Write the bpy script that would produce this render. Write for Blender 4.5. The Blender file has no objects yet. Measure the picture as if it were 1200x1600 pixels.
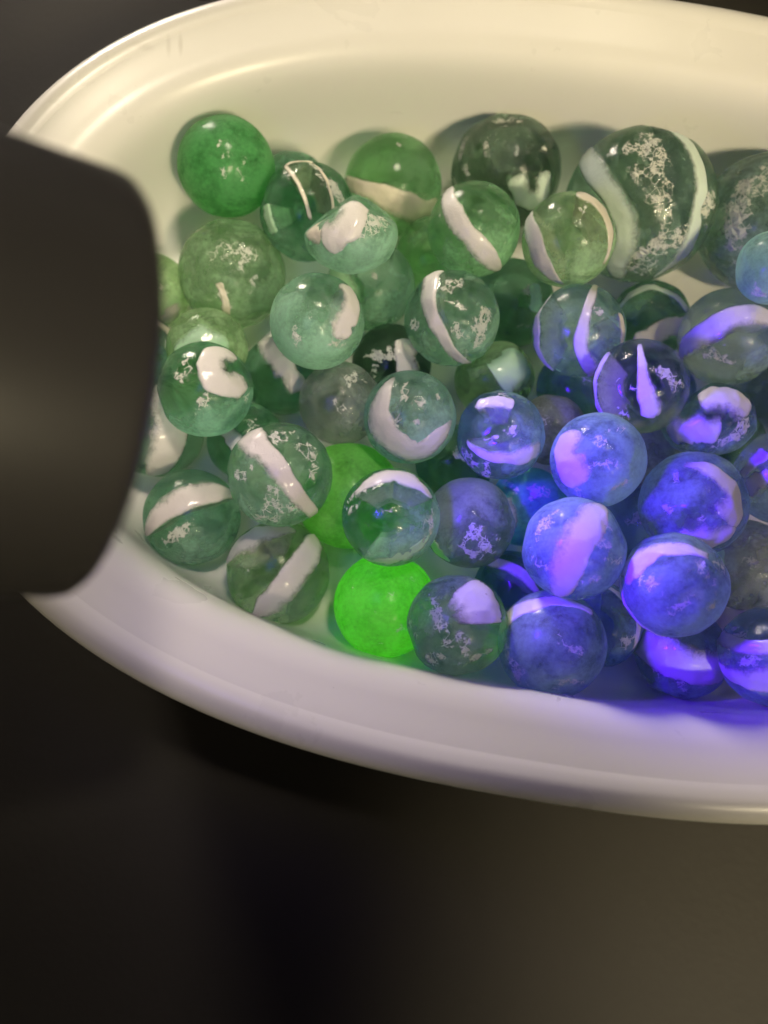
import bpy, bmesh, math, random
import numpy as np
from mathutils import Vector, Matrix, noise as mnoise

S = 0.001                                    # the layout below is written in millimetres
scene = bpy.context.scene
col = scene.collection

# ------------------------------------------------------------------ camera
TILT = math.radians(16.0)
DIST = 142.0
FPX = 1300.0                                 # focal length in pixels of a 1200 px wide frame
VIEW = np.array([0, math.sin(TILT), -math.cos(TILT)])
UP = np.array([0, math.cos(TILT), math.sin(TILT)])
RIGHT = np.array([1.0, 0, 0])
CAM = np.array([0, 0, 22.0]) - DIST * VIEW
cd = bpy.data.cameras.new('camera')
cam = bpy.data.objects.new('camera', cd); col.objects.link(cam)
cam.location = [c * S for c in CAM]
cam.rotation_euler = (TILT, 0, 0)
cd.sensor_fit = 'HORIZONTAL'; cd.sensor_width = 36.0; cd.lens = 36.0 * FPX / 1200.0
cd.clip_start = 0.004; cd.clip_end = 20
cd.dof.use_dof = True; cd.dof.focus_distance = 0.134; cd.dof.aperture_fstop = 17.0
scene.camera = cam

# ------------------------------------------------------------------ room light
w = bpy.data.worlds.new('World'); scene.world = w; w.use_nodes = True
bg = w.node_tree.nodes['Background']
bg.inputs[0].default_value = (1.0, 0.86, 0.66, 1); bg.inputs[1].default_value = 0.05

def lamp(name, kind, loc, target, power, color, **kw):
    l = bpy.data.lights.new(name, kind); o = bpy.data.objects.new(name, l); col.objects.link(o)
    o.location = [c * S for c in loc]
    d = Vector(target) - Vector(loc); o.rotation_euler = d.to_track_quat('-Z', 'Y').to_euler()
    l.energy = power; l.color = color
    for k, v in kw.items(): setattr(l, k, v)
    return o
def spot(name, loc, target, radius, power, color, soft, blend):
    d = (Vector(target) - Vector(loc)).length
    return lamp(name, 'SPOT', loc, target, power, color, spot_size=2 * math.atan(radius / d), spot_blend=blend, shadow_soft_size=soft)
WARM = (1.0, 0.85, 0.54)
# warm lamp behind the dish: lights the near rim, throws the dish's shadow towards the camera
spot('room_lamp_back', (-280, 640, 205), (15, -48, 24), 86, 38.0, (1.0, 0.87, 0.74), 0.10, 0.8)
# warm lamp over the photographer's shoulder, on the upper left of the pile and the far wall
spot('room_lamp_front', (200, -380, 430), (-74, 96, 25), 102, 10.2, WARM, 0.04, 1.0)
# added fill light over the pile's left half, only to brighten it
spot('added_fill_above', (110, 130, 620), (-32, 42, 25), 62, 20.0, (1.0, 0.87, 0.66), 0.06, 1.0)
# added warm fill from the right, brightens the far wall's right end
spot('added_fill_right', (330, -300, 450), (50, 112, 25), 84, 21.5, WARM, 0.04, 1.0)
# added spot, its cone shaped into a light pool on the lower right table
spot('added_spot_table', (330, -420, 520), (120, -112, 0), 98, 20.0, WARM, 0.025, 0.4)

scene.view_settings.view_transform = 'Standard'; scene.view_settings.look = 'None'
scene.view_settings.exposure = 0.0; scene.view_settings.gamma = 1.0
cy = scene.cycles
cy.use_denoising = True; cy.use_adaptive_sampling = True; cy.adaptive_threshold = 0.06
cy.max_bounces = 8; cy.diffuse_bounces = 3; cy.glossy_bounces = 3; cy.transmission_bounces = 7; cy.transparent_max_bounces = 7; cy.use_light_tree = False
cy.sample_clamp_indirect = 4.0
cy.blur_glossy = 0.5

# ------------------------------------------------------------------ helpers
def tag(o, label=None, cat=None, group=None, kind=None):
    if label: o['label'] = label
    if cat: o['category'] = cat
    if group: o['group'] = group
    if kind: o['kind'] = kind
    return o

def mesh_obj(name, verts, faces, mat, parent=None, smooth=True):
    me = bpy.data.meshes.new(name); me.from_pydata([tuple(v) for v in verts], [], faces); me.update()
    if smooth: me.polygons.foreach_set('use_smooth', [True] * len(me.polygons))
    me.materials.append(mat)
    o = bpy.data.objects.new(name, me); col.objects.link(o)
    if parent: o.parent = parent
    return o

class NT:
    def __init__(self, name):
        self.m = bpy.data.materials.new(name); self.m.use_nodes = True
        self.t = self.m.node_tree; self.t.nodes.clear()
        self.out = self.t.nodes.new('ShaderNodeOutputMaterial')
    def n(self, kind, ins=None, **kw):
        nd = self.t.nodes.new('ShaderNode' + kind)
        for k, v in kw.items(): setattr(nd, k, v)
        for k, v in (ins or {}).items():
            s = nd.inputs[k]
            if isinstance(v, bpy.types.NodeSocket): self.t.links.new(v, s)
            else: s.default_value = v
        return nd
    def math(self, op, a, b=0.5, clamp=False):
        nd = self.n('Math', {0: a, 1: b}, operation=op, use_clamp=clamp); return nd.outputs[0]
    def mixc(self, f, a, b):
        nd = self.n('Mix', data_type='RGBA'); 
        for i, v in ((0, f), (6, a), (7, b)):
            if isinstance(v, bpy.types.NodeSocket): self.t.links.new(v, nd.inputs[i])
            else: nd.inputs[i].default_value = v
        return nd.outputs[2]
    def rng(self, v, a, b, c=0.0, d=1.0, smooth=True):
        nd = self.n('MapRange', {0: v, 1: a, 2: b, 3: c, 4: d}); nd.interpolation_type = 'SMOOTHSTEP' if smooth else 'LINEAR'
        return nd.outputs[0]
    def mixs(self, f, a, b):
        nd = self.n('MixShader', {0: f, 1: a, 2: b}); return nd.outputs[0]
    def done(self, s):
        self.t.links.new(s, self.out.inputs[0]); return self.m

# ------------------------------------------------------------------ materials
def mat_table():
    t = NT('black_tabletop'); co = t.n('TexCoord').outputs['Object']
    n1 = t.n('TexNoise', {'Vector': co, 'Scale': 9.0, 'Detail': 5.0}).outputs[0]
    n2 = t.n('TexNoise', {'Vector': co, 'Scale': 420.0, 'Detail': 4.0, 'Roughness': 0.6}).outputs[0]
    v = t.n('TexVoronoi', {'Vector': co, 'Scale': 700.0}).outputs[0]
    c = t.mixc(n1, (0.029, 0.0265, 0.023, 1), (0.050, 0.0455, 0.039, 1))
    dust = t.n('TexNoise', {'Vector': co, 'Scale': 900.0, 'Detail': 2.0}).outputs[0]
    c = t.mixc(t.rng(dust, 0.80, 0.83, 0.0, 0.5), c, (0.30, 0.28, 0.25, 1))
    h = t.math('ADD', n2, t.math('MULTIPLY', v, 0.6))
    b = t.n('Bump', {'Height': h, 'Strength': 0.10, 'Distance': 0.0004}).outputs[0]
    p = t.n('BsdfPrincipled', {'Base Color': c, 'Roughness': 0.62, 'Normal': b, 'Specular IOR Level': 0.25})
    return t.done(p.outputs[0])

def mat_ceramic():
    t = NT('white_glazed_ceramic'); co = t.n('TexCoord').outputs['Object']
    n1 = t.n('TexNoise', {'Vector': co, 'Scale': 25.0, 'Detail': 4.0}).outputs[0]
    n2 = t.n('TexNoise', {'Vector': co, 'Scale': 90.0, 'Detail': 6.0, 'Distortion': 0.6}).outputs[0]
    c = t.mixc(n1, (0.80, 0.785, 0.74, 1), (0.76, 0.74, 0.70, 1))
    sp = t.n('TexNoise', {'Vector': co, 'Scale': 1500.0, 'Detail': 2.0}).outputs[0]
    c = t.mixc(t.rng(sp, 0.80, 0.84), c, (0.40, 0.36, 0.30, 1))
    for (x, y, z, rx, ry, rz) in ((-70.5, 59.5, 33.5, 0.8, 3.6, 4.0), (-68.4, 59.8, 33.5, 0.7, 3.2, 4.0), (-75.3, 58.2, 33.5, 3.4, 1.3, 4.0)):
        q = t.n('VectorMath', {0: co, 1: (x * S, y * S, z * S)}, operation='SUBTRACT').outputs[0]
        q = t.n('VectorMath', {0: q, 1: (1 / (rx * S), 1 / (ry * S), 1 / (rz * S))}, operation='MULTIPLY').outputs[0]
        ln = t.n('VectorMath', {0: q}, operation='LENGTH').outputs['Value']
        k = t.math('MULTIPLY', t.rng(t.math('ADD', ln, t.math('MULTIPLY', n2, 0.6)), 1.3, 0.7), 0.35)
        c = t.mixc(k, c, (0.42, 0.39, 0.33, 1))
    r = t.rng(n2, 0.3, 0.75, 0.27, 0.35)
    b = t.n('Bump', {'Height': n1, 'Strength': 0.12, 'Distance': 0.002}).outputs[0]
    p = t.n('BsdfPrincipled', {'Base Color': c, 'Roughness': r, 'Normal': b, 'Specular IOR Level': 0.45})
    return t.done(p.outputs[0])

def mat_simple(name, c, rough, metal=0.0, bump=0.0, scale=900.0, spec=0.5):
    t = NT(name); co = t.n('TexCoord').outputs['Object']
    n = t.n('TexNoise', {'Vector': co, 'Scale': scale, 'Detail': 4.0}).outputs[0]
    cc = t.mixc(n, (c[0] * .85, c[1] * .85, c[2] * .85, 1), (c[0] * 1.15, c[1] * 1.15, c[2] * 1.15, 1))
    b = t.n('Bump', {'Height': n, 'Strength': bump, 'Distance': 0.0003}).outputs[0]
    p = t.n('BsdfPrincipled', {'Base Color': cc, 'Roughness': rough, 'Metallic': metal, 'Normal': b, 'Specular IOR Level': spec})
    return t.done(p.outputs[0])

def mat_marble():
    """worn marble glass: tint / frost / wear / glow come from the mesh's own attributes"""
    t = NT('worn_marble_glass'); co = t.n('TexCoord').outputs['Object']
    tint = t.n('Attribute', attribute_name='tint').outputs['Color']
    mk = t.n('SeparateColor', {0: t.n('Attribute', attribute_name='mask').outputs['Color']})
    frost, wear, glow = mk.outputs
    # cloudy swirls
    big = t.n('TexNoise', {'Vector': co, 'Scale': 190.0, 'Detail': 2.0, 'Distortion': 0.6}).outputs[0]
    fine = t.n('TexNoise', {'Vector': co, 'Scale': 1300.0, 'Detail': 3.0, 'Roughness': 0.65}).outputs[0]
    scr = t.n('TexNoise', {'Vector': co, 'Scale': 800.0, 'Detail': 4.0, 'Distortion': 0.0, 'Roughness': 0.80}).outputs[0]
    vor = t.n('TexVoronoi', {'Vector': co, 'Scale': 620.0}, feature='DISTANCE_TO_EDGE').outputs[0]
    f = t.math('ADD', frost, t.math('MULTIPLY', t.math('SUBTRACT', big, 0.5), 1.0))
    f = t.math('ADD', f, t.math('MULTIPLY', t.math('SUBTRACT', fine, 0.5), 0.30))
    f = t.rng(f, 0.18, 0.96)
    pale = t.mixc(0.22, tint, (0.60, 0.82, 0.70, 1))
    pale = t.n('HueSaturation', {'Value': t.rng(fine, 0.3, 0.7, 0.90, 1.08, smooth=False), 'Color': pale}).outputs[0]
    h = t.math('ADD', t.math('MULTIPLY', fine, 0.5), t.math('MULTIPLY', scr, 0.7))
    bump = t.n('Bump', {'Height': h, 'Strength': 0.18, 'Distance': 0.0004}).outputs[0]
    bumpw = t.n('Bump', {'Height': t.math('ADD', h, t.math('MULTIPLY', vor, 1.2)), 'Strength': 0.9, 'Distance': 0.0006}).outputs[0]
    rough = t.rng(fine, 0.35, 0.7, 0.05, 0.22)
    pass_tint = t.n('Gamma', {0: tint, 1: 0.45}).outputs[0]
    glass = t.n('BsdfPrincipled', {'Base Color': pass_tint, 'Roughness': rough, 'Transmission Weight': 1.0, 'IOR': 1.45, 'Normal': bump}).outputs[0]
    trans = t.n('BsdfTransparent', {0: pass_tint}).outputs[0]
    clear = t.mixs(0.46, glass, trans)
    milk_d = t.n('BsdfPrincipled', {'Base Color': pale, 'Roughness': 0.46, 'Normal': bump, 'Specular IOR Level': 0.28, 'Coat Weight': 0.15, 'Coat Roughness': 0.1}).outputs[0]
    milk_t = t.n('BsdfTranslucent', {0: t.n('Gamma', {0: pale, 1: 0.7}).outputs[0], 1: bump}).outputs[0]
    milky = t.mixs(0.45, milk_d, milk_t)
    body = t.mixs(t.math('MULTIPLY', f, 0.80), clear, milky)
    # chips and scuffs
    wm = t.math('ADD', wear, t.math('MULTIPLY', t.math('SUBTRACT', scr, 0.5), 1.5))
    crack = t.math('MULTIPLY', t.rng(vor, 0.055, 0.0), t.rng(wear, 0.22, 0.5, 0.0, 0.28))
    wmask = t.rng(t.math('ADD', wm, crack), 0.50, 0.64)
    fib = t.n('TexNoise', {'Vector': co, 'Scale': 430.0, 'Detail': 2.0, 'Distortion': 1.8, 'Roughness': 0.6}).outputs[0]
    ridge = t.math('ABSOLUTE', t.math('SUBTRACT', fib, 0.5), 0.0)
    fibm = t.math('MULTIPLY', t.rng(ridge, 0.013, 0.003), t.math('MULTIPLY', t.rng(wear, 0.12, 0.40), t.rng(scr, 0.45, 0.60)))
    wmask = t.math('MAXIMUM', wmask, fibm)
    chip = t.n('BsdfPrincipled', {'Base Color': (0.74, 0.75, 0.66, 1), 'Roughness': 0.6, 'Normal': bumpw, 'Specular IOR Level': 0.5}).outputs[0]
    body = t.mixs(t.math('MULTIPLY', wmask, 0.82), body, chip)
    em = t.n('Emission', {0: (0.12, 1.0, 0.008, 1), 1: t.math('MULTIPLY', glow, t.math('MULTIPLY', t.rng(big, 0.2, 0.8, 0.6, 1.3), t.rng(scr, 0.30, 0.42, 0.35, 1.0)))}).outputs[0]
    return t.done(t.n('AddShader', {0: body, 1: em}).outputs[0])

def mat_band(name, c, stain=0.0, rough=0.38):
    t = NT(name); co = t.n('TexCoord').outputs['Object']
    n1 = t.n('TexNoise', {'Vector': co, 'Scale': 260.0, 'Detail': 4.0}).outputs[0]
    n2 = t.n('TexNoise', {'Vector': co, 'Scale': 1100.0, 'Detail': 6.0, 'Distortion': 1.0, 'Roughness': 0.7}).outputs[0]
    cc = t.mixc(n1, (c[0] * .93, c[1] * .93, c[2] * .92, 1), (min(.88, c[0] * 1.05), min(.88, c[1] * 1.04), min(.88, c[2] * 1.04), 1))
    cc = t.mixc(t.rng(n2, 0.66, 0.72, 0.0, 0.35 + stain * .5), cc, (0.30, 0.22, 0.13, 1) if stain else (0.55, 0.58, 0.5, 1))
    b = t.n('Bump', {'Height': n2, 'Strength': 0.35, 'Distance': 0.0004}).outputs[0]
    edge = t.n('Attribute', attribute_name='edge').outputs['Fac']
    ef = t.math('ADD', edge, t.math('ADD', t.math('MULTIPLY', t.math('SUBTRACT', n2, 0.5), 0.40), t.math('MULTIPLY', t.math('SUBTRACT', n1, 0.5), 0.40)))
    fade = t.rng(ef, 0.68, 1.14)
    p = t.n('BsdfPrincipled', {'Base Color': cc, 'Roughness': rough, 'Normal': b, 'Specular IOR Level': 0.4, 'Coat Weight': 0.35, 'Coat Roughness': 0.12})
    tr = t.n('BsdfTransparent').outputs[0]
    return t.done(t.mixs(fade, p.outputs[0], tr))

M_TABLE, M_DISH, M_MARBLE = mat_table(), mat_ceramic(), mat_marble()
M_WHITE = mat_band('opaque_white_glass', (0.74, 0.72, 0.67))
M_CREAM = mat_band('cream_stained_glass', (0.74, 0.69, 0.56), stain=0.25)
M_STAIN = mat_band('white_glass_with_brown_dirt', (0.72, 0.68, 0.63), stain=0.9)
M_MINT = mat_band('pale_mint_glass', (0.54, 0.82, 0.54))
M_PALE = mat_band('pale_sea_glass', (0.64, 0.76, 0.66))
M_TEAL = mat_band('pale_turquoise_glass', (0.30, 0.66, 0.58))
M_TORCH = mat_simple('matte_black_anodised', (0.027, 0.0255, 0.0255), 0.45, bump=0.12, scale=2500.0, spec=0.35)
M_REFL = mat_simple('silver_reflector', (0.75, 0.75, 0.78), 0.18, metal=1.0)
M_LED = mat_simple('led_chip', (0.5, 0.42, 0.2), 0.4)

# ------------------------------------------------------------------ tabletop
bm = bmesh.new()
bmesh.ops.create_grid(bm, x_segments=8, y_segments=8, size=0.9)
me = bpy.data.meshes.new('tabletop'); bm.to_mesh(me); bm.free(); me.materials.append(M_TABLE)
o = bpy.data.objects.new('tabletop', me); col.objects.link(o); tag(o, 'black grained tabletop under the dish', kind='structure')

# ------------------------------------------------------------------ dish
RIM = (31.05, 26.05, 106.1, 72.63, -0.1585, 2.412)    # centre, half axes, turn, roundness
NSEG = 200
def outline(off):
    cx, cyy, a, b, ph, n = RIM
    th = np.linspace(0, 2 * np.pi, 4000, endpoint=False)
    x = np.sign(np.cos(th)) * np.abs(np.cos(th)) ** (2 / n) * a
    y = np.sign(np.sin(th)) * np.abs(np.sin(th)) ** (2 / n) * b
    q = np.c_[x, y]
    seg = np.linalg.norm(np.roll(q, -1, 0) - q, axis=1); s = np.r_[0, np.cumsum(seg)]
    qq = np.r_[q, q[:1]]; ss = np.linspace(0, s[-1], NSEG, endpoint=False)
    q = np.c_[np.interp(ss, s, qq[:, 0]), np.interp(ss, s, qq[:, 1])]
    tn = np.roll(q, -1, 0) - np.roll(q, 1, 0)
    nm = np.c_[tn[:, 1], -tn[:, 0]]; nm /= np.linalg.norm(nm, axis=1)[:, None]
    for _ in range(3): nm = (np.roll(nm, 1, 0) + nm * 2 + np.roll(nm, -1, 0)) / 4
    nm /= np.linalg.norm(nm, axis=1)[:, None]
    q = q - nm * off
    c, s_ = math.cos(ph), math.sin(ph)
    return np.c_[q[:, 0] * c - q[:, 1] * s_, q[:, 0] * s_ + q[:, 1] * c]

def smooth_profile(pts, k=4):
    p = np.array(pts, float); out = []
    for i in range(len(p) - 1):
        p0, p1, p2, p3 = p[max(i - 1, 0)], p[i], p[i + 1], p[min(i + 2, len(p) - 1)]
        for j in range(k):
            t = j / k
            out.append(0.5 * ((2 * p1) + (-p0 + p2) * t + (2 * p0 - 5 * p1 + 4 * p2 - p3) * t * t + (-p0 + 3 * p1 - 3 * p2 + p3) * t ** 3))
    out.append(p[-1]); return out

def sweep(profile, close_centre=None):
    V, F = [], []
    for off, z in profile:
        for x, y in outline(off): V.append((x * S, y * S, z * S))
    for i in range(len(profile) - 1):
        for j in range(NSEG):
            a, b = i * NSEG + j, i * NSEG + (j + 1) % NSEG
            F.append((a, b, b + NSEG, a + NSEG))
    if close_centre is not None:
        base = len(V) - NSEG; last = np.array(V[base:])
        for k in (0.75, 0.5, 0.25):
            for p in last: V.append((p[0] * k, p[1] * k, close_centre * S))
            n0 = len(V) - 2 * NSEG
            for j in range(NSEG): F.append((n0 + j, n0 + (j + 1) % NSEG, n0 + NSEG + (j + 1) % NSEG, n0 + NSEG + j))
        V.append((0, 0, close_centre * S)); c = len(V) - 1
        for j in range(NSEG): F.append((c - NSEG + j, c - NSEG + (j + 1) % NSEG, c))
    return V, F

dish = bpy.data.objects.new('serving_dish', None); col.objects.link(dish)
dish.location = (RIM[0] * S, RIM[1] * S, 0)
tag(dish, 'white glazed oval ceramic dish holding the marbles', 'dish')
bowl_prof = smooth_profile([(5.3, 36.0), (6.6, 35.55), (9.0, 34.65), (11.5, 33.7), (13.6, 32.2), (15.1, 29.6), (16.1, 25), (17.2, 17), (18.8, 11), (21.2, 7.3), (25, 5.4), (30, 4.9)])
V, F = sweep(bowl_prof, 4.9); mesh_obj('bowl', V, F, M_DISH, dish)
lip_prof = smooth_profile([(5.3, 36.0), (4.2, 36.55), (2.8, 36.8), (1.2, 36.3), (0.2, 35.2), (0.0, 34.0), (0.9, 32.6), (2.4, 31.6)])
V, F = sweep(lip_prof); mesh_obj('rolled_rim', V, F, M_DISH, dish)
out_prof = smooth_profile([(2.4, 31.6), (6, 29.5), (10.5, 24), (13, 15), (15, 7), (18, 2.5), (20, 0.4)])
V, F = sweep(out_prof, 0.4); mesh_obj('underside', V, F, M_DISH, dish)

# ------------------------------------------------------------------ UV torch
def cam_point(px, py, depth):
    return CAM + depth * (VIEW + (px - 600) / FPX * RIGHT - (py - 800) / FPX * UP)
T_POS = cam_point(134, 607, 76.0)
T_DIR = cam_point(1085, 785, DIST - 8) - T_POS          # the beam crosses the pile to the lower right
T_DIR /= np.linalg.norm(T_DIR)
torch = bpy.data.objects.new('torch', None); col.objects.link(torch)
torch.location = [c * S for c in T_POS]
torch.rotation_mode = 'QUATERNION'; torch.rotation_quaternion = Vector(T_DIR).to_track_quat('Z', 'Y')
tag(torch, 'black metal ultraviolet torch shining across the dish', 'torch')

def lathe(name, prof, mat, parent, n=96):
    V, F = [], []
    for r, z in prof:
        for j in range(n):
            t = 2 * math.pi * j / n; V.append((r * math.cos(t) * S, r * math.sin(t) * S, z * S))
    for i in range(len(prof) - 1):
        for j in range(n):
            F.append((i * n + j, i * n + (j + 1) % n, (i + 1) * n + (j + 1) % n, (i + 1) * n + j))
    return mesh_obj(name, V, F, mat, parent)
lathe('head', [(17.0, -2.5), (17.0, -0.2), (17.2, 0.0), (17.9, 0.0), (18.5, -0.3), (18.95, -0.9), (19.1, -1.8), (19.1, -34), (18.6, -37), (15.2, -44), (14.4, -46)], M_TORCH, torch)
lathe('barrel', [(14.2, -46), (13.6, -47), (13.6, -50)] + [p for k in range(12) for p in ((13.6, -50 - k * 4), (13.0, -51 - k * 4), (13.0, -52 - k * 4), (13.6, -53 - k * 4))] + [(13.6, -100)], M_TORCH, torch)
lathe('tail_cap', [(14.2, -100), (14.4, -101), (14.4, -113), (13.4, -114.5), (6, -114.5), (6, -113.5), (0.01, -113.5)], M_TORCH, torch)
lathe('reflector', [(17.0, -2.4), (13.5, -6), (9.5, -11), (5.5, -15)], M_REFL, torch)
lathe('led', [(5.5, -15), (0.01, -15)], M_LED, torch)
def torch_lamp(name, kind, z, power, **kw):
    l = bpy.data.lights.new(name, kind); o = bpy.data.objects.new(name, l); col.objects.link(o)
    o.parent = torch; o.location = (0, 0, z * S); o.rotation_euler = (math.pi, 0, 0)
    l.energy = power; l.color = (0.075, 0.0, 1.0)
    for k, v in kw.items(): setattr(l, k, v)
    return o
beam = torch_lamp('beam', 'SPOT', -1.0, 1.12, spot_size=math.radians(52), spot_blend=1.0, shadow_soft_size=0.006)
torch_lamp('spill', 'AREA', -2.0, 0.009, shape='DISK', size=0.030)

# ------------------------------------------------------------------ marbles
# id: centre x, y, z and radius in mm
POS = {1:(-30.08,67.87,24.07,9.14), 2:(-18.63,71.23,12.57,7.6), 3:(-14.39,58.87,22.76,9.07), 4:(1.86,70.76,14.77,9.83), 5:(-5.78,47.44,32.34,8.25), 6:(16.37,52.24,26.7,8.4), 7:(24.44,72.49,16.48,11.03), 8:(32.62,47.75,30.14,8.15), 9:(48.64,60.68,22.04,14.07), 10:(74.78,59.7,18.02,13.16), 11:(66.13,39.73,33.96,6.11), 12:(-29.55,50.09,15.32,10.33), 13:(-45.51,48.67,11.87,7.01), 14:(-46.26,35.08,11.86,6.85), 15:(-30.82,20.72,26.29,8.16), 16:(-11.62,32.65,28.34,8.23), 17:(-2.59,47.22,15.92,8.53), 18:(12.2,35.64,24.07,8.51), 19:(24.73,44.65,13.61,8.61), 20:(34.12,31.72,26.77,8.08), 21:(51.98,41.64,12.6,7.6), 22:(62.93,33.41,21.29,8.86), 23:(42.63,19.13,30.97,7.88), 24:(56.18,15.96,24.3,7.98), 25:(34.73,6.22,31.02,7.67), 26:(19.79,12.42,26.05,7.51), 27:(4.45,16.16,24.92,8.05), 28:(21.09,28.96,12.6,7.6), 29:(-8.01,21.85,17.66,7.6), 30:(-19.46,29.98,12.57,7.6), 31:(1.47,32.28,12.62,7.6), 32:(-17.01,4.29,29.1,8.58), 33:(-34.71,1.43,13.66,8.66), 34:(-42.33,18.26,13.69,8.69), 35:(-25.83,16.63,12.33,7.32), 36:(-18.7,-8.73,14.14,9.14), 37:(-6.33,5.16,14.57,9.58), 38:(0.24,-14.63,13.96,9.05), 39:(1.15,-2.68,28.29,7.99), 40:(14.64,-1.45,20.22,7.82), 41:(26.45,3.6,12.37,7.38), 42:(30.15,16.62,18.02,6.38), 43:(36.54,27.18,12.39,7.46), 44:(51.29,0.2,26.15,8.79), 45:(68.5,6.01,22.71,8.12), 46:(29.89,-8.53,31.02,8.14), 47:(44.82,-14.39,31.42,8.11), 48:(64.31,-7.29,13.07,8.11), 49:(27.36,-22.35,21.86,8.76), 50:(11.81,-19.64,24.01,8.16), 51:(38.12,-17.82,12.16,7.33), 52:(22.94,-11.38,11.94,6.98), 53:(51.6,-22.9,13.4,7.9), 54:(62.3,-24.4,23.2,8.0), 55:(44.63,0.73,12.03,6.9), 56:(48.37,13.95,12.03,7.07), 57:(74.13,26.21,12.51,7.6), 58:(10.06,56.07,12.63,7.6), 59:(-33.14,33.19,17.06,7.6), 60:(64.2,15.62,12.01,7.09), 61:(13.0,12.0,13.0,7.2), 62:(53.0,27.0,11.6,6.4)}

# glass tints
SEA = (0.44, 0.80, 0.56); DARK = (0.20, 0.50, 0.29); LEAF = (0.34, 0.74, 0.32); LIME = (0.54, 0.82, 0.40)
AQUA = (0.40, 0.68, 0.68); GREY = (0.50, 0.58, 0.52); CLEAR = (0.70, 0.84, 0.76); BOTTLE = (0.26, 0.56, 0.34)
W, K, T, N, Q, L = M_WHITE, M_CREAM, M_STAIN, M_MINT, M_TEAL, M_PALE
def B(path, hw, mat=W, rad=1.0, taper=1.0, ext=0.45, soft=0): return (path, hw, mat, rad, taper, ext, soft)
# per marble: tint, frost (base, gain, u, v), wear patches (u, v, size), bands, options, label
D = {}
def mk(i, tint, frost, wear, bands, label, **opt): D[i] = (tint, frost, wear, bands, label, opt)
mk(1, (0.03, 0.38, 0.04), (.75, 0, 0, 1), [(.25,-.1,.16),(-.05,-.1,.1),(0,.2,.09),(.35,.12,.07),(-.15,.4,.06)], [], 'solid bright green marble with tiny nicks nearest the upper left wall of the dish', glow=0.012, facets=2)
mk(2, DARK, (.4,.2,0,1), [], [], 'dark green marble peeking out between the solid green marble and the ribbed one')
mk(3, BOTTLE, (.25,.6,-.4,-.5), [(-.4,.8,.2),(.6,.4,.3),(.2,.85,.2)], [B([(-.46,.86),(-.13,.42),(.07,-.17)],.035,K, ext=0), B([(.1,.92),(.4,.55),(.5,-.04)],.03,K, ext=0), B([(-.45,.86),(-.15,.95),(.1,.92)],.03,K, ext=0), B([(-.85,.12),(-.8,-.15),(-.7,-.45)],.12,N, ext=0)], 'dark green marble with two thin pale ribs beside the solid green one')
mk(4, LEAF, (.30,.35,.7,-.2), [(-.35,.6,.07),(.1,.75,.08),(-.5,.1,.06)], [B([(-.8,.0),(-.35,-.16),(.15,-.38),(.6,-.62)],.27,K,1.0,3)], 'green marble with a thick cream lower band near the upper wall', facets=1)
mk(5, SEA, (.62,.3,0,-1), [(.6,.3,.36),(.35,.0,.2),(-.85,.2,.25)], [B([(-.6,-.02),(-.3,.02),(-.02,.3),(.1,.72)],.26,W, ext=0), B([(-.95,.2),(-.8,.0),(-.6,-.1)],.14,K, ext=0)], 'squat broken seafoam marble with a cream white saddle on top', squash=.80, cuts=[(-.60,.80,.1,.60),(.55,.80,.2,.74)])
mk(6, LEAF, (.5,.35,.25,-.6), [(.25,-.35,.07),(.65,-.35,.08),(-.7,.3,.06)], [B([(-.55,.78),(-.45,.32),(.0,-.22),(.45,-.75)],.16,W,1.0,2)], 'green marble with a white S shaped band, below the dark chipped marble')
mk(7, (0.22, 0.36, 0.24), (.30,.1,0,1), [(-.34,.42,.17),(-.7,.1,.12),(-.75,.5,.16),(.0,.9,.25),(.65,.4,.1),(-.9,-.2,.2)], [B([(.18,-.05),(.33,-.42),(.62,-.42),(.66,0)],0.14,L,.995,.6, ext=0)], 'dark grey green chipped marble with a pale crescent against the upper wall', facets=26)
mk(8, LIME, (.5,.2,0,-1), [(-.2,.6,.12),(.3,.62,.15)], [B([(-.86,.45),(-.7,0),(-.4,-.68)],.17,W,1.0,2), B([(.55,.74),(.82,.32),(.86,-.15)],.15,K,1.0,4)], 'yellow green marble with a pale band down each side')
mk(9, (0.34, 0.60, 0.44), (.35,.1,0,-1), [(.12,.75,.3),(.15,.45,.3),(.25,.15,.25),(.35,-.15,.18),(.3,-.5,.28),(.0,-.75,.3),(.85,0,.25),(-.75,.1,.15)], [B([(-.62,.62),(-.33,.2),(-.15,-.25),(-.25,-.7)],.12,L,.998), B([(.45,.84),(.74,.3),(.7,-.25),(.48,-.72)],.10,L,.998)], 'largest marble, with foamy bubbles between two pale bands', facets=8)
mk(10, (0.26, 0.42, 0.32), (.6,.1,0,1), [(-.1,.6,.35),(-.4,.2,.35),(-.3,-.35,.2)], [], 'large scuffed dark green marble cut by the right edge near the upper wall', facets=10)
mk(11, SEA, (.72,.2,-.5,-.5), [(-.4,-.6,.3)], [], 'small seafoam marble resting on the large scuffed marble at the right edge', cuts=[(-.95,.1,.3,.9)])
mk(12, (0.36, 0.62, 0.32), (.55,.1,.5,-.5), [(-.05,.42,.34),(.25,.35,.26),(-.2,-.35,.16),(-.1,-.55,.1),(.4,-.1,.14),(-.7,.85,.2)], [B([(-.25,-.15),(-.14,-.45),(-.1,-.72)],.06,K,1.0,.7, ext=0)], 'hazy green marble with a chipped pale top under the solid green one', facets=9)
mk(13, LIME, (.6,.2,0,-1), [(.2,.1,.15)], [B([(.45,-.35),(.5,-.6),(.2,-.85)],.2,K, ext=0)], 'pale yellow green marble beside the torch, upper of two')
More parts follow.
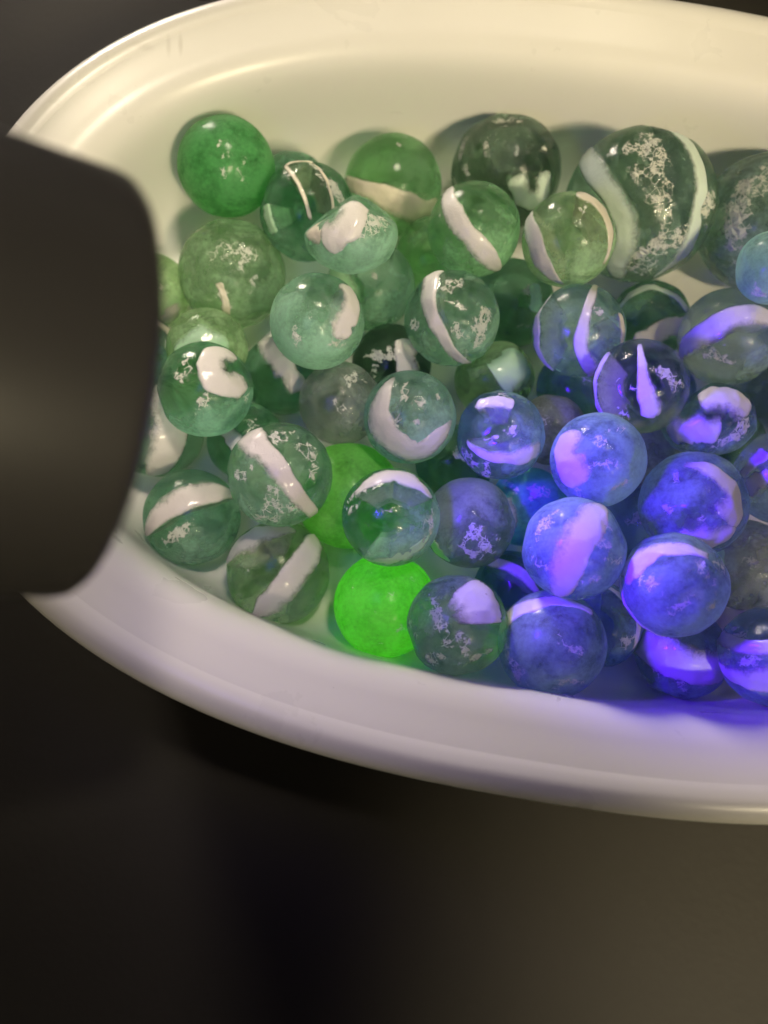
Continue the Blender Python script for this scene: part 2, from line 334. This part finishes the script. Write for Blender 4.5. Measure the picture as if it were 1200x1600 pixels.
mk(14, (0.18, 0.50, 0.30), (.5,.1,0,-1), [(.6,.2,.2)], [B([(.1,.9),(.5,.72),(.8,.4)],.2,K)], 'teal green marble with a pale yellow top beside the torch')
mk(15, (0.30, 0.70, 0.46), (.16,.9,0.25,-.9), [(-.4,.45,.2),(-.55,.3,.15),(.0,-.2,.2),(.8,-.15,.2)], [B([(.62,.72),(.22,.72),(.14,.38),(.42,.12),(.85,.18)],.23,W, ext=0)], 'green marble with a white comma shaped blob on its upper right')
mk(16, SEA, (.62,.5,-.5,-.7), [(.45,-.38,.26),(.35,-.1,.2),(-.45,-.3,.2),(-.1,.1,.08)], [B([(.5,.78),(.72,.38),(.55,.0),(.45,-.35)],.19,W, ext=0)], 'frosted seafoam marble with a white hook at upper right and a scuffed patch', facets=3)
mk(17, (0.28, 0.58, 0.38), (.45,.3,.5,-.5), [(.1,.2,.1)], [B([(-.75,.3),(-.5,.0),(-.45,-.4)],.2,N)], 'green marble wedged under the squat broken one')
mk(18, SEA, (.42,.2,.2,-.8), [(.65,.0,.3),(.6,-.35,.26),(.05,.3,.14),(.2,-.3,.2),(-.8,-.1,.2),(.0,.7,.25),(.25,-.75,.2)], [B([(-.48,.78),(-.48,.25),(-.2,-.35),(.18,-.85)],.18,W,1.0,4)], 'scuffed seafoam marble with a broad white band on its left side', facets=12)
mk(19, DARK, (.3,.3,-.6,0), [(.3,-.5,.12),(.5,.3,.2)], [B([(.5,.42),(.58,.1),(.5,-.2)],.12,N, ext=0)], 'dark green marble in the gap right of the scuffed seafoam marble')
mk(20, (0.38, 0.74, 0.56), (.40,.3,.3,-.4), [(.4,.4,.2),(-.1,-.55,.08)], [B([(-.82,.48),(-.9,.0),(-.8,-.5)],.1,W), B([(.36,.9),(.17,.35),(.08,-.35),(.35,-.85)],.14,W,1.0,3), B([(.9,-.1),(.85,-.4),(.65,-.7)],.1,K)], 'green marble with three white stripes in the middle of the right half')
mk(21, DARK, (.35,.2,0,1), [(.0,.45,.12)], [B([(-.75,.45),(0,.82),(.65,.5)],.09,L,1.0,.6), B([(.0,-.5),(.4,-.25),(.8,-.25)],.22,W)], 'deep green marble under the largest marble with a faint pale arc')
mk(22, (0.38, 0.62, 0.52), (.3,.4,.5,-.5), [(-.28,-.2,.26),(-.1,-.4,.2)], [B([(-.88,-.22),(-.4,.14),(.2,.38),(.85,.25)],.17,W,1.0,2)], 'greenish marble with one arched white band at the right edge')
mk(23, CLEAR, (.14,.0,0,1), [(.55,.2,.26),(.72,-.05,.2),(-.2,.0,.14),(-.45,.1,.12),(-.3,-.6,.2)], [B([(0,.88),(.06,.35),(.14,-.1),(.3,-.62)],.15,W,1.0,-1), B([(-.85,.38),(-.93,-.05),(-.8,-.5)],.1,W)], 'clear marble with a white wedge shaped vane pointing up')
mk(24, AQUA, (.4,.2,0,-1), [(.65,-.25,.3),(.35,-.5,.25)], [B([(-.2,.42),(.35,.5),(.82,.15)],.3,W, ext=0), B([(-.82,-.22),(-.3,-.18),(.25,-.30)],.26,W, ext=0)], 'violet lit broken marble with two folded white lobes', squash=.80, cuts=[(-.62,.76,.1,.60)])
mk(25, AQUA, (.72,.2,.5,-.3), [(.0,.45,.2),(.2,-.1,.2),(.3,.6,.2),(.55,-.5,.2),(-.35,-.75,.2)], [B([(-.55,.62),(-.62,.05),(-.3,-.5)],.30,W, ext=0)], 'violet lit frosted marble with a flat white flank on its left', facets=6)
mk(26, AQUA, (.42,.3,.6,-.3), [(-.1,-.1,.2),(.2,.1,.2),(-.7,-.55,.3),(.1,.85,.25),(-.3,-.8,.25)], [B([(-.55,.66),(-.1,.74),(.3,.66)],.17,W, ext=0), B([(-.5,-.32),(.0,-.48),(.6,-.42)],.17,W,1.0,3)], 'chipped blue green marble with a white cap and a lilac lower band', facets=8, cuts=[(-.85,.1,.4,.86)])
mk(27, (0.46, 0.80, 0.66), (.55,.35,.4,-.6), [(-.1,.55,.14),(.2,.3,.14),(-.25,-.05,.14),(.1,-.1,.12),(.6,.4,.12)], [B([(-.55,.5),(-.68,.0),(-.45,-.5),(.15,-.75),(.65,-.4)],.25,W,1.0,2,soft=-1)], 'seafoam marble with a lilac white triangular patch at lower left, near the centre', facets=3)
mk(28, LIME, (.5,.2,0,1), [], [B([(.1,-.1),(.4,.1),(.85,.35)],.5,N, ext=0)], 'pale mint half lit marble wedged under the scuffed seafoam marble', cuts=[(-.3,.85,.45,.72),(.75,-.5,.4,.8)])
mk(29, GREY, (.42,.2,.5,.5), [(.3,.6,.25),(.0,-.1,.2)], [], 'hazy dull marble below the frosted seafoam one')
mk(30, DARK, (.3,.1,0,1), [(.3,-.1,.2)], [B([(-.42,.88),(-.2,.4),(.15,.05),(.35,-.4)],.2,W,1.02,.5, ext=0)], 'dark green marble with an upturned white shard left of the frosted seafoam one')
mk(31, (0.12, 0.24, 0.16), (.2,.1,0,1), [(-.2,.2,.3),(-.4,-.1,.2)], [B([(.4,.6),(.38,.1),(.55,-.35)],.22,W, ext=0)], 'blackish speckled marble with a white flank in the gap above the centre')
mk(32, (0.36, 0.68, 0.46), (.34,.3,-.4,-.6), [(.0,.72,.25),(.45,.5,.3),(.6,.1,.2),(-.2,-.55,.3),(.1,-.7,.25),(-.7,.0,.2),(.3,-.5,.2),(-.4,-.8,.2)], [B([(-.52,.58),(-.12,.2),(.28,-.35),(.62,-.75)],.21,T,1.0,4)], 'big scratched green marble with a dirty diagonal white band', facets=10)
mk(33, (0.28, 0.60, 0.38), (.35,.2,0,-1), [(-.3,-.35,.25),(.0,.6,.2),(-.55,.2,.2)], [B([(-.82,-.12),(-.35,.3),(.15,.5),(.62,.52)],.19,T,1.0,2)], 'green marble with a dirty white band by the lower left wall', facets=5)
mk(34, BOTTLE, (.3,.2,-1,0), [(-.6,.2,.2)], [B([(.15,.75),(.28,.1),(.0,-.75)],.3,W,1.0,2)], 'dark marble with a broad white band half hidden by the torch')
mk(35, DARK, (.3,.2,0,1), [(.1,.5,.25)], [B([(-.5,.35),(-.2,-.1),(.0,-.5)],.16,W, ext=0)], 'small dark marble with a white streak between the comma marked and scratched marbles')
mk(36, (0.58, 0.86, 0.44), (.32,.2,-.6,-.4), [(-.55,.0,.06)], [B([(-.8,.42),(-.5,.62),(-.1,.75)],.22,W,1.0,2), B([(.7,.52),(.3,-.1),(-.25,-.72)],.18,W,1.0,2)], 'smooth yellow green marble with two white vanes by the lower wall', facets=0)
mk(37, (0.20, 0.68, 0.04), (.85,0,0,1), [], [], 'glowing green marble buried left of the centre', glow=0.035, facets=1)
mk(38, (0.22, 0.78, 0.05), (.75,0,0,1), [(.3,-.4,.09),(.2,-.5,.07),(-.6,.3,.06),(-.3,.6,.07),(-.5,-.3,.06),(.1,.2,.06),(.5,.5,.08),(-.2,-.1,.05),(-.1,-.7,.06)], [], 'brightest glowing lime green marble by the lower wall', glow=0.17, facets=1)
mk(39, (0.42, 0.72, 0.60), (.35,.5,.6,-.5), [(-.6,.5,.26),(-.75,.2,.2),(.78,.0,.25),(.7,-.45,.2),(-.05,.1,.1)], [B([(-.4,.72),(.05,.86),(.5,.68)],.17,W,1.0,2), B([(-.15,-.88),(.2,-.82),(.55,-.62)],.16,N,.985,2)], 'blue green marble with a white cap resting above the brightest green one', facets=4)
mk(40, GREY, (.65,.6,-.4,.6), [(.1,-.2,.25),(.4,-.5,.3),(.0,-.6,.2)], [B([(-.8,-.3),(-.7,-.6),(-.4,-.85)],.15,N,1.0,2,ext=0)], 'dull grey green frosted marble with a dark speckled lower half')
mk(41, (0.15, 0.80, 0.66), (.9,.1,0,1), [(-.3,.5,.3),(.2,.4,.3)], [B([(-.6,.2),(-.45,-.2),(-.5,-.6)],.2,W, ext=0)], 'rough turquoise marble tucked under the violet lit ones')
mk(42, (0.46, 0.46, 0.32), (.75,.1,0,1), [(-.2,.4,.3)], [], 'small olive marble between the chipped and violet lit marbles')
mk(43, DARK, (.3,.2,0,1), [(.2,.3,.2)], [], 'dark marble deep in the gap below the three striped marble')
mk(44, AQUA, (.6,.3,-.4,.3), [(-.45,-.1,.2),(.1,-.4,.15),(-.3,.5,.12)], [B([(-.15,.72),(.35,.55),(.7,.1),(.5,-.3)],.25,W,1.0,3,ext=0), B([(-.25,-.5),(.25,-.62),(.72,-.42)],.2,W,1.0,2,ext=0)], 'violet lit marble with white swirls folded round a dark notch', facets=5)
mk(45, AQUA, (.5,.3,0,-1), [(-.4,.5,.2),(-.7,-.3,.2)], [B([(-.88,-.1),(-.62,.25),(-.3,.55)],.14,W,1.0,3,ext=0), B([(-.65,-.35),(-.45,-.1),(-.2,.0)],.14,W, ext=0)], 'violet lit marble cut by the right edge, middle of that edge')
mk(46, AQUA, (.7,.1,0,1), [(-.5,.5,.25),(.5,.1,.25),(.7,-.2,.2),(-.6,-.3,.2),(.3,-.6,.2),(.6,.4,.16)], [B([(.42,.72),(.04,.15),(-.25,-.72)],.24,W,1.0,2)], 'violet lit marble with a broad upright band leaning right', facets=7)
mk(47, AQUA, (.72,.2,-.2,-.5), [(.62,.15,.25),(.5,.35,.16),(.85,.4,.25),(.2,-.35,.2),(.65,-.4,.1),(-.4,.0,.2)], [B([(-.68,.42),(-.3,.64),(.22,.66)],.23,W,1.0,4), B([(-.96,.1),(-.85,-.4),(-.5,-.84)],.04,W)], 'violet lit frosted marble with a white cap, frontmost of the violet ones', facets=9)
mk(48, GREY, (.6,.2,-.5,.5), [(.1,.1,.2)], [B([(-.8,.4),(-.6,.1),(-.7,-.3)],.2,N, ext=0)], 'dull grey marble under the violet pair at the right edge')
mk(49, (0.40, 0.62, 0.58), (.7,.15,-.3,-.3), [(.1,.1,.14),(.4,-.1,.14),(-.75,-.3,.3),(-.6,-.55,.25),(.35,-.65,.16),(.1,-.8,.2)], [B([(-.78,.5),(-.25,.74),(.35,.74)],.2,W,1.0,4)], 'blue grey frosted marble with a violet cap by the lower wall', facets=5)
mk(50, GREY, (.42,.3,-.5,.4), [(.0,-.25,.25),(.15,-.45,.2),(-.4,.2,.28),(-.45,-.65,.25),(-.9,.0,.2),(.45,-.6,.25)], [B([(.05,.72),(.4,.42),(.48,.02)],.42,T, ext=0)], 'grey marble with a large dirty lilac white face by the lower wall', facets=8)
mk(51, AQUA, (.4,.2,1,0), [(.6,-.4,.25)], [B([(.4,.75),(.8,.3),(.85,-.2)],.09,W,1.0,2)], 'dim blue green marble hidden behind the blue grey frosted one')
mk(52, DARK, (.3,.2,0,1), [(.4,.3,.15)], [B([(-.6,.65),(.1,.45),(.5,.05)],.11,W,1.0,2)], 'dark marble with a thin violet arc under the upright banded one')
mk(53, AQUA, (.5,.2,0,-1), [(.0,-.6,.3),(.5,-.5,.3),(-.5,-.3,.25)], [B([(-.85,.3),(-.3,-.05),(.3,-.3),(.8,-.2)],.33,W,1.0,.8)], 'fractured violet lit marble under the frontmost one', facets=22)
mk(54, AQUA, (.55,.3,0,-1), [(-.3,-.1,.25),(-.6,.4,.2)], [B([(-.85,.25),(-.35,.1),(.2,.2)],.13,W), B([(-.75,-.4),(-.3,-.5),(.2,-.35)],.28,W,1.0,3)], 'violet lit banded marble at the lower right corner of the pile', facets=7)
mk(55, DARK, (.3,.1,0,1), [(.2,.2,.3)], [], 'dark chipped marble glimpsed between the violet lit swirls')
mk(56, GREY, (.7,.1,0,1), [], [], 'dull pale marble in the gap below the clear one')
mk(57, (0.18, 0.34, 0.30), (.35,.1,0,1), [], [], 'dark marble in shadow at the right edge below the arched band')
mk(58, LEAF, (.4,.1,0,1), [], [], 'plain green marble deep below the cream banded one')
mk(59, LIME, (.5,.1,0,1), [], [B([(-.45,.1),(-.2,.3),(.1,.2)],.22,N)], 'soft green marble deep above the comma marked one')
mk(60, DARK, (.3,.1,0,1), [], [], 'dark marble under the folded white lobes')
mk(61, DARK, (.35,.2,0,1), [(.2,.2,.2)], [], 'deep green marble in the gap between the lilac patched and white capped marbles')
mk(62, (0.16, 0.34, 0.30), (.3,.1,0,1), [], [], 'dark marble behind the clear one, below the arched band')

_b = bmesh.new(); bmesh.ops.create_icosphere(_b, subdivisions=5, radius=1.0)
ICO5 = (np.array([v.co[:] for v in _b.verts]), [tuple(v.index for v in f.verts) for f in _b.faces]); _b.free()

ROUGH = {3, 5, 7, 12, 18, 24, 26, 30, 32, 41, 44, 47, 50, 53, 54}
def unit(v): return v / np.linalg.norm(v, axis=-1, keepdims=True)
def sstep(x, a, b):
    t = np.clip((x - a) / (b - a), 0, 1); return t * t * (3 - 2 * t)

def build_marble(i):
    tint, frost, wear, bands, label, opt = D[i]
    x, y, z, R = POS[i]; X = np.array([x, y, z])
    rnd = random.Random(i * 77 + 5)
    Wv = unit(CAM - X); Uv = unit(np.cross(UP, Wv)); Vv = np.cross(Wv, Uv)
    def disc(u, v):
        r2 = min(u * u + v * v, 0.985)
        k = math.sqrt(r2 / (u * u + v * v)) if u * u + v * v > 0.985 else 1.0
        return unit(u * k * Uv + v * k * Vv + math.sqrt(1 - r2) * Wv)
    facets = []
    for _ in range(opt.get('facets', 6)):
        c = unit(np.array([rnd.gauss(0, 1) for _ in range(3)])); facets.append((c, rnd.uniform(0.932, 0.985), 0.006))
    for (u, v, ww, h) in opt.get('cuts', []):
        facets.append((unit(u * Uv + v * Vv + ww * Wv), h, 0.03))
    sc = [(disc(u, v), s * rnd.uniform(0.9, 1.2)) for (u, v, s) in wear if s > 0.1]
    seed = Vector((i * 3.7, i * 1.3, i * 5.1))
    def rho(d):
        r = 1.0 / np.sqrt(1 + (d @ Vv) ** 2 * (1 / opt.get('squash', 1.0) ** 2 - 1))
        n = np.array([mnoise.noise(Vector(p) * 1.6 + seed) for p in d]); r += 0.022 * n
        rg = 0.018 if i in ROUGH else 0.004
        r += rg * np.array([mnoise.noise(Vector(p) * 4.5 + seed) for p in d])
        for c, h, soft in facets:
            dt = np.maximum(d @ c, 0.05); q = h / dt
            r = -soft * np.log(np.exp(-r / soft) + np.exp(-np.minimum(q, r + 20 * soft) / soft)) + 0.0
        for c, s in sc:                       # shallow chips where the surface is scuffed
            ang = np.arccos(np.clip(d @ c, -1, 1)); k = sstep(ang, s * 1.25, s * 0.35)
            n2 = np.array([mnoise.noise(Vector(p) * 7.0 + seed) if kk > 0 else 0 for p, kk in zip(d, k)])
            r -= k * (0.016 + 0.030 * n2)
        return r
    ico = ICO5
    d = ico[0]; r = rho(d)
    verts = d * (r * R * S)[:, None]
    name = 'marble'
    if bands:
        root = bpy.data.objects.new(name, None); col.objects.link(root)
        root.empty_display_size = 0.005
        root.location = (x * S, y * S, (z - R) * S)
        body = mesh_obj('glass_body', verts, ico[1], M_MARBLE, root); body.location = (0, 0, R * S)
    else:
        body = mesh_obj(name, verts, ico[1], M_MARBLE); body.location = (x * S, y * S, z * S); root = body
    tag(root, label, 'marble', 'marbles piled in the dish')
    # intrinsic colour, frosting and wear of this marble's surface
    base, gain, fu, fv = frost
    fd = fu * Uv + fv * Vv
    fr = base + gain * (d @ fd)
    we = np.full(len(d), 0.16 + 0.08 * rnd.random())
    for (u, v, s) in wear:
        c = disc(u, v); e1 = unit(np.cross(c, np.array([rnd.gauss(0, 1) for _ in range(3)]))); e2 = np.cross(c, e1)
        st = rnd.uniform(1.0, 1.9)
        q = np.hypot((d @ e1) / (s * st), (d @ e2) / (s / st ** 0.8)); q[d @ c < 0] = 9
        near = q < 3
        q[near] += 0.75 * np.array([mnoise.noise(Vector(p) * 5.0 + seed) + 0.5 * mnoise.noise(Vector(p) * 12.0 + seed) for p in d[near]])
        we = np.maximum(we, rnd.uniform(0.48, 0.66) * sstep(q, 1.5, 0.35))
    mask = np.c_[np.clip(fr, 0, 1), np.clip(we, 0, 1), np.full(len(d), opt.get('glow', 0.0)), np.ones(len(d))]
    hue = rnd.uniform(-.03, .03)
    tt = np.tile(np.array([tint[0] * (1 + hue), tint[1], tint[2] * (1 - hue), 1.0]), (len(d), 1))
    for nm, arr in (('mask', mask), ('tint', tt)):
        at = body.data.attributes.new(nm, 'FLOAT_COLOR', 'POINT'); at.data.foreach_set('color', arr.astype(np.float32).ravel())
    # ribbons of opaque glass
    for bi, (path, hw, mat, rad, taper, ext, soft) in enumerate(bands):
        P = np.array([disc(u, v) for u, v in path]); NP, NC = 48, 17
        if ext > 0 and taper >= 0:             # the ribbon runs on round the marble
            def runon(p, q): return unit(p * math.cos(ext) + unit(p - q - p * np.dot(p - q, p)) * math.sin(ext))
            P = np.array([runon(P[0], P[1])] + list(P) + [runon(P[-1], P[-2])])
        soft = soft or (1 if (i * 7 + bi * 3) % 2 else -1)
        pts = []
        for k in range(NP):
            t = k / (NP - 1) * (len(P) - 1); j = min(int(t), len(P) - 2); f = t - j
            p0, p1, p2, p3 = P[max(j - 1, 0)], P[j], P[j + 1], P[min(j + 2, len(P) - 1)]
            pts.append(0.5 * ((2 * p1) + (-p0 + p2) * f + (2 * p0 - 5 * p1 + 4 * p2 - p3) * f * f + (-p0 + 3 * p1 - 3 * p2 + p3) * f ** 3))
        pts = unit(np.array(pts)); tg = unit(np.gradient(pts, axis=0)); side = unit(np.cross(pts, tg))
        dirs, prof, edges = [], [], []
        for k in range(NP):
            e = k / (NP - 1)
            if taper == 2: wd = hw * 1.15 * max(0.04, math.sin(math.pi * e)) ** 0.8
            elif taper == 3: wd = hw * (0.25 + 1.0 * e) * min(1, (1 - e) / 0.1 + 0.05) ** 0.5
            elif taper == 4: wd = hw * (1.25 - 1.0 * e) * min(1, e / 0.1 + 0.05) ** 0.5
            elif taper < 0: wd = hw * (0.18 + 1.15 * e) * min(1, ((1 - e) / 0.12 + 0.05)) ** 0.5
            else:
                endk = min(1.0, min(e, 1 - e) / 0.13 + 0.05) ** (0.5)
                wd = hw * (1 - (1 - endk) * 0.97 * max(taper, 0.6))
            for c in range(NC):
                s = (c / (NC - 1)) * 2 - 1
                jag = 1 + 0.30 * mnoise.noise(Vector((e * 6.5, 3.1 * (1 if s > 0 else -1) + bi * 2.0, i * 1.7))) + 0.07 * mnoise.noise(Vector((e * 24, 7 * (1 if s > 0 else -1), i * 2.7)))
                dirs.append(unit(pts[k] + side[k] * math.tan(min(1.2, wd * 1.45 * jag)) * s)); prof.append(1 - abs(s) ** 8); edges.append(max(abs(s) * 0.93 if s * soft < 0 else 0.55 + 0.60 * abs(s), 1 - min(e, 1 - e) / 0.18 * 0.5 if min(e, 1 - e) < 0.18 else 0))
        dirs = np.array(dirs); prof = np.array(prof)
        ro = rho(dirs)
        lump = np.array([mnoise.noise(Vector(p) * 4.5 + seed) + 0.5 * mnoise.noise(Vector(p) * 11 + seed) for p in dirs])
        outer = dirs * (ro * (rad * (0.986 + (0.030 + 0.012 * lump) * prof)) * R * S)[:, None]
        inner = dirs * (ro * rad * (0.965 - 0.60 * prof) * R * S)[:, None]
        V = np.r_[outer, inner]; n = NP * NC; F = []
        for k in range(NP - 1):
            for c in range(NC - 1):
                a0 = k * NC + c; F.append((a0, a0 + 1, a0 + NC + 1, a0 + NC)); F.append((n + a0, n + a0 + NC, n + a0 + NC + 1, n + a0 + 1))
        for k in range(NP - 1):
            a0 = k * NC; F.append((a0, a0 + NC, n + a0 + NC, n + a0)); a0 = k * NC + NC - 1; F.append((a0, n + a0, n + a0 + NC, a0 + NC))
        for c in range(NC - 1):
            F.append((c, n + c, n + c + 1, c + 1)); a0 = (NP - 1) * NC + c; F.append((a0, a0 + 1, n + a0 + 1, n + a0))
        o = mesh_obj({W: 'white_band', K: 'cream_band', T: 'dirty_white_band', N: 'pale_band', Q: 'turquoise_band', L: 'pale_sea_band'}[mat], V, F, mat, root)
        o.location = (0, 0, R * S)
        at = o.data.attributes.new('edge', 'FLOAT', 'POINT'); at.data.foreach_set('value', np.r_[edges, edges].astype(np.float32))

for i in POS: build_marble(i)
bpy.context.view_layer.update()
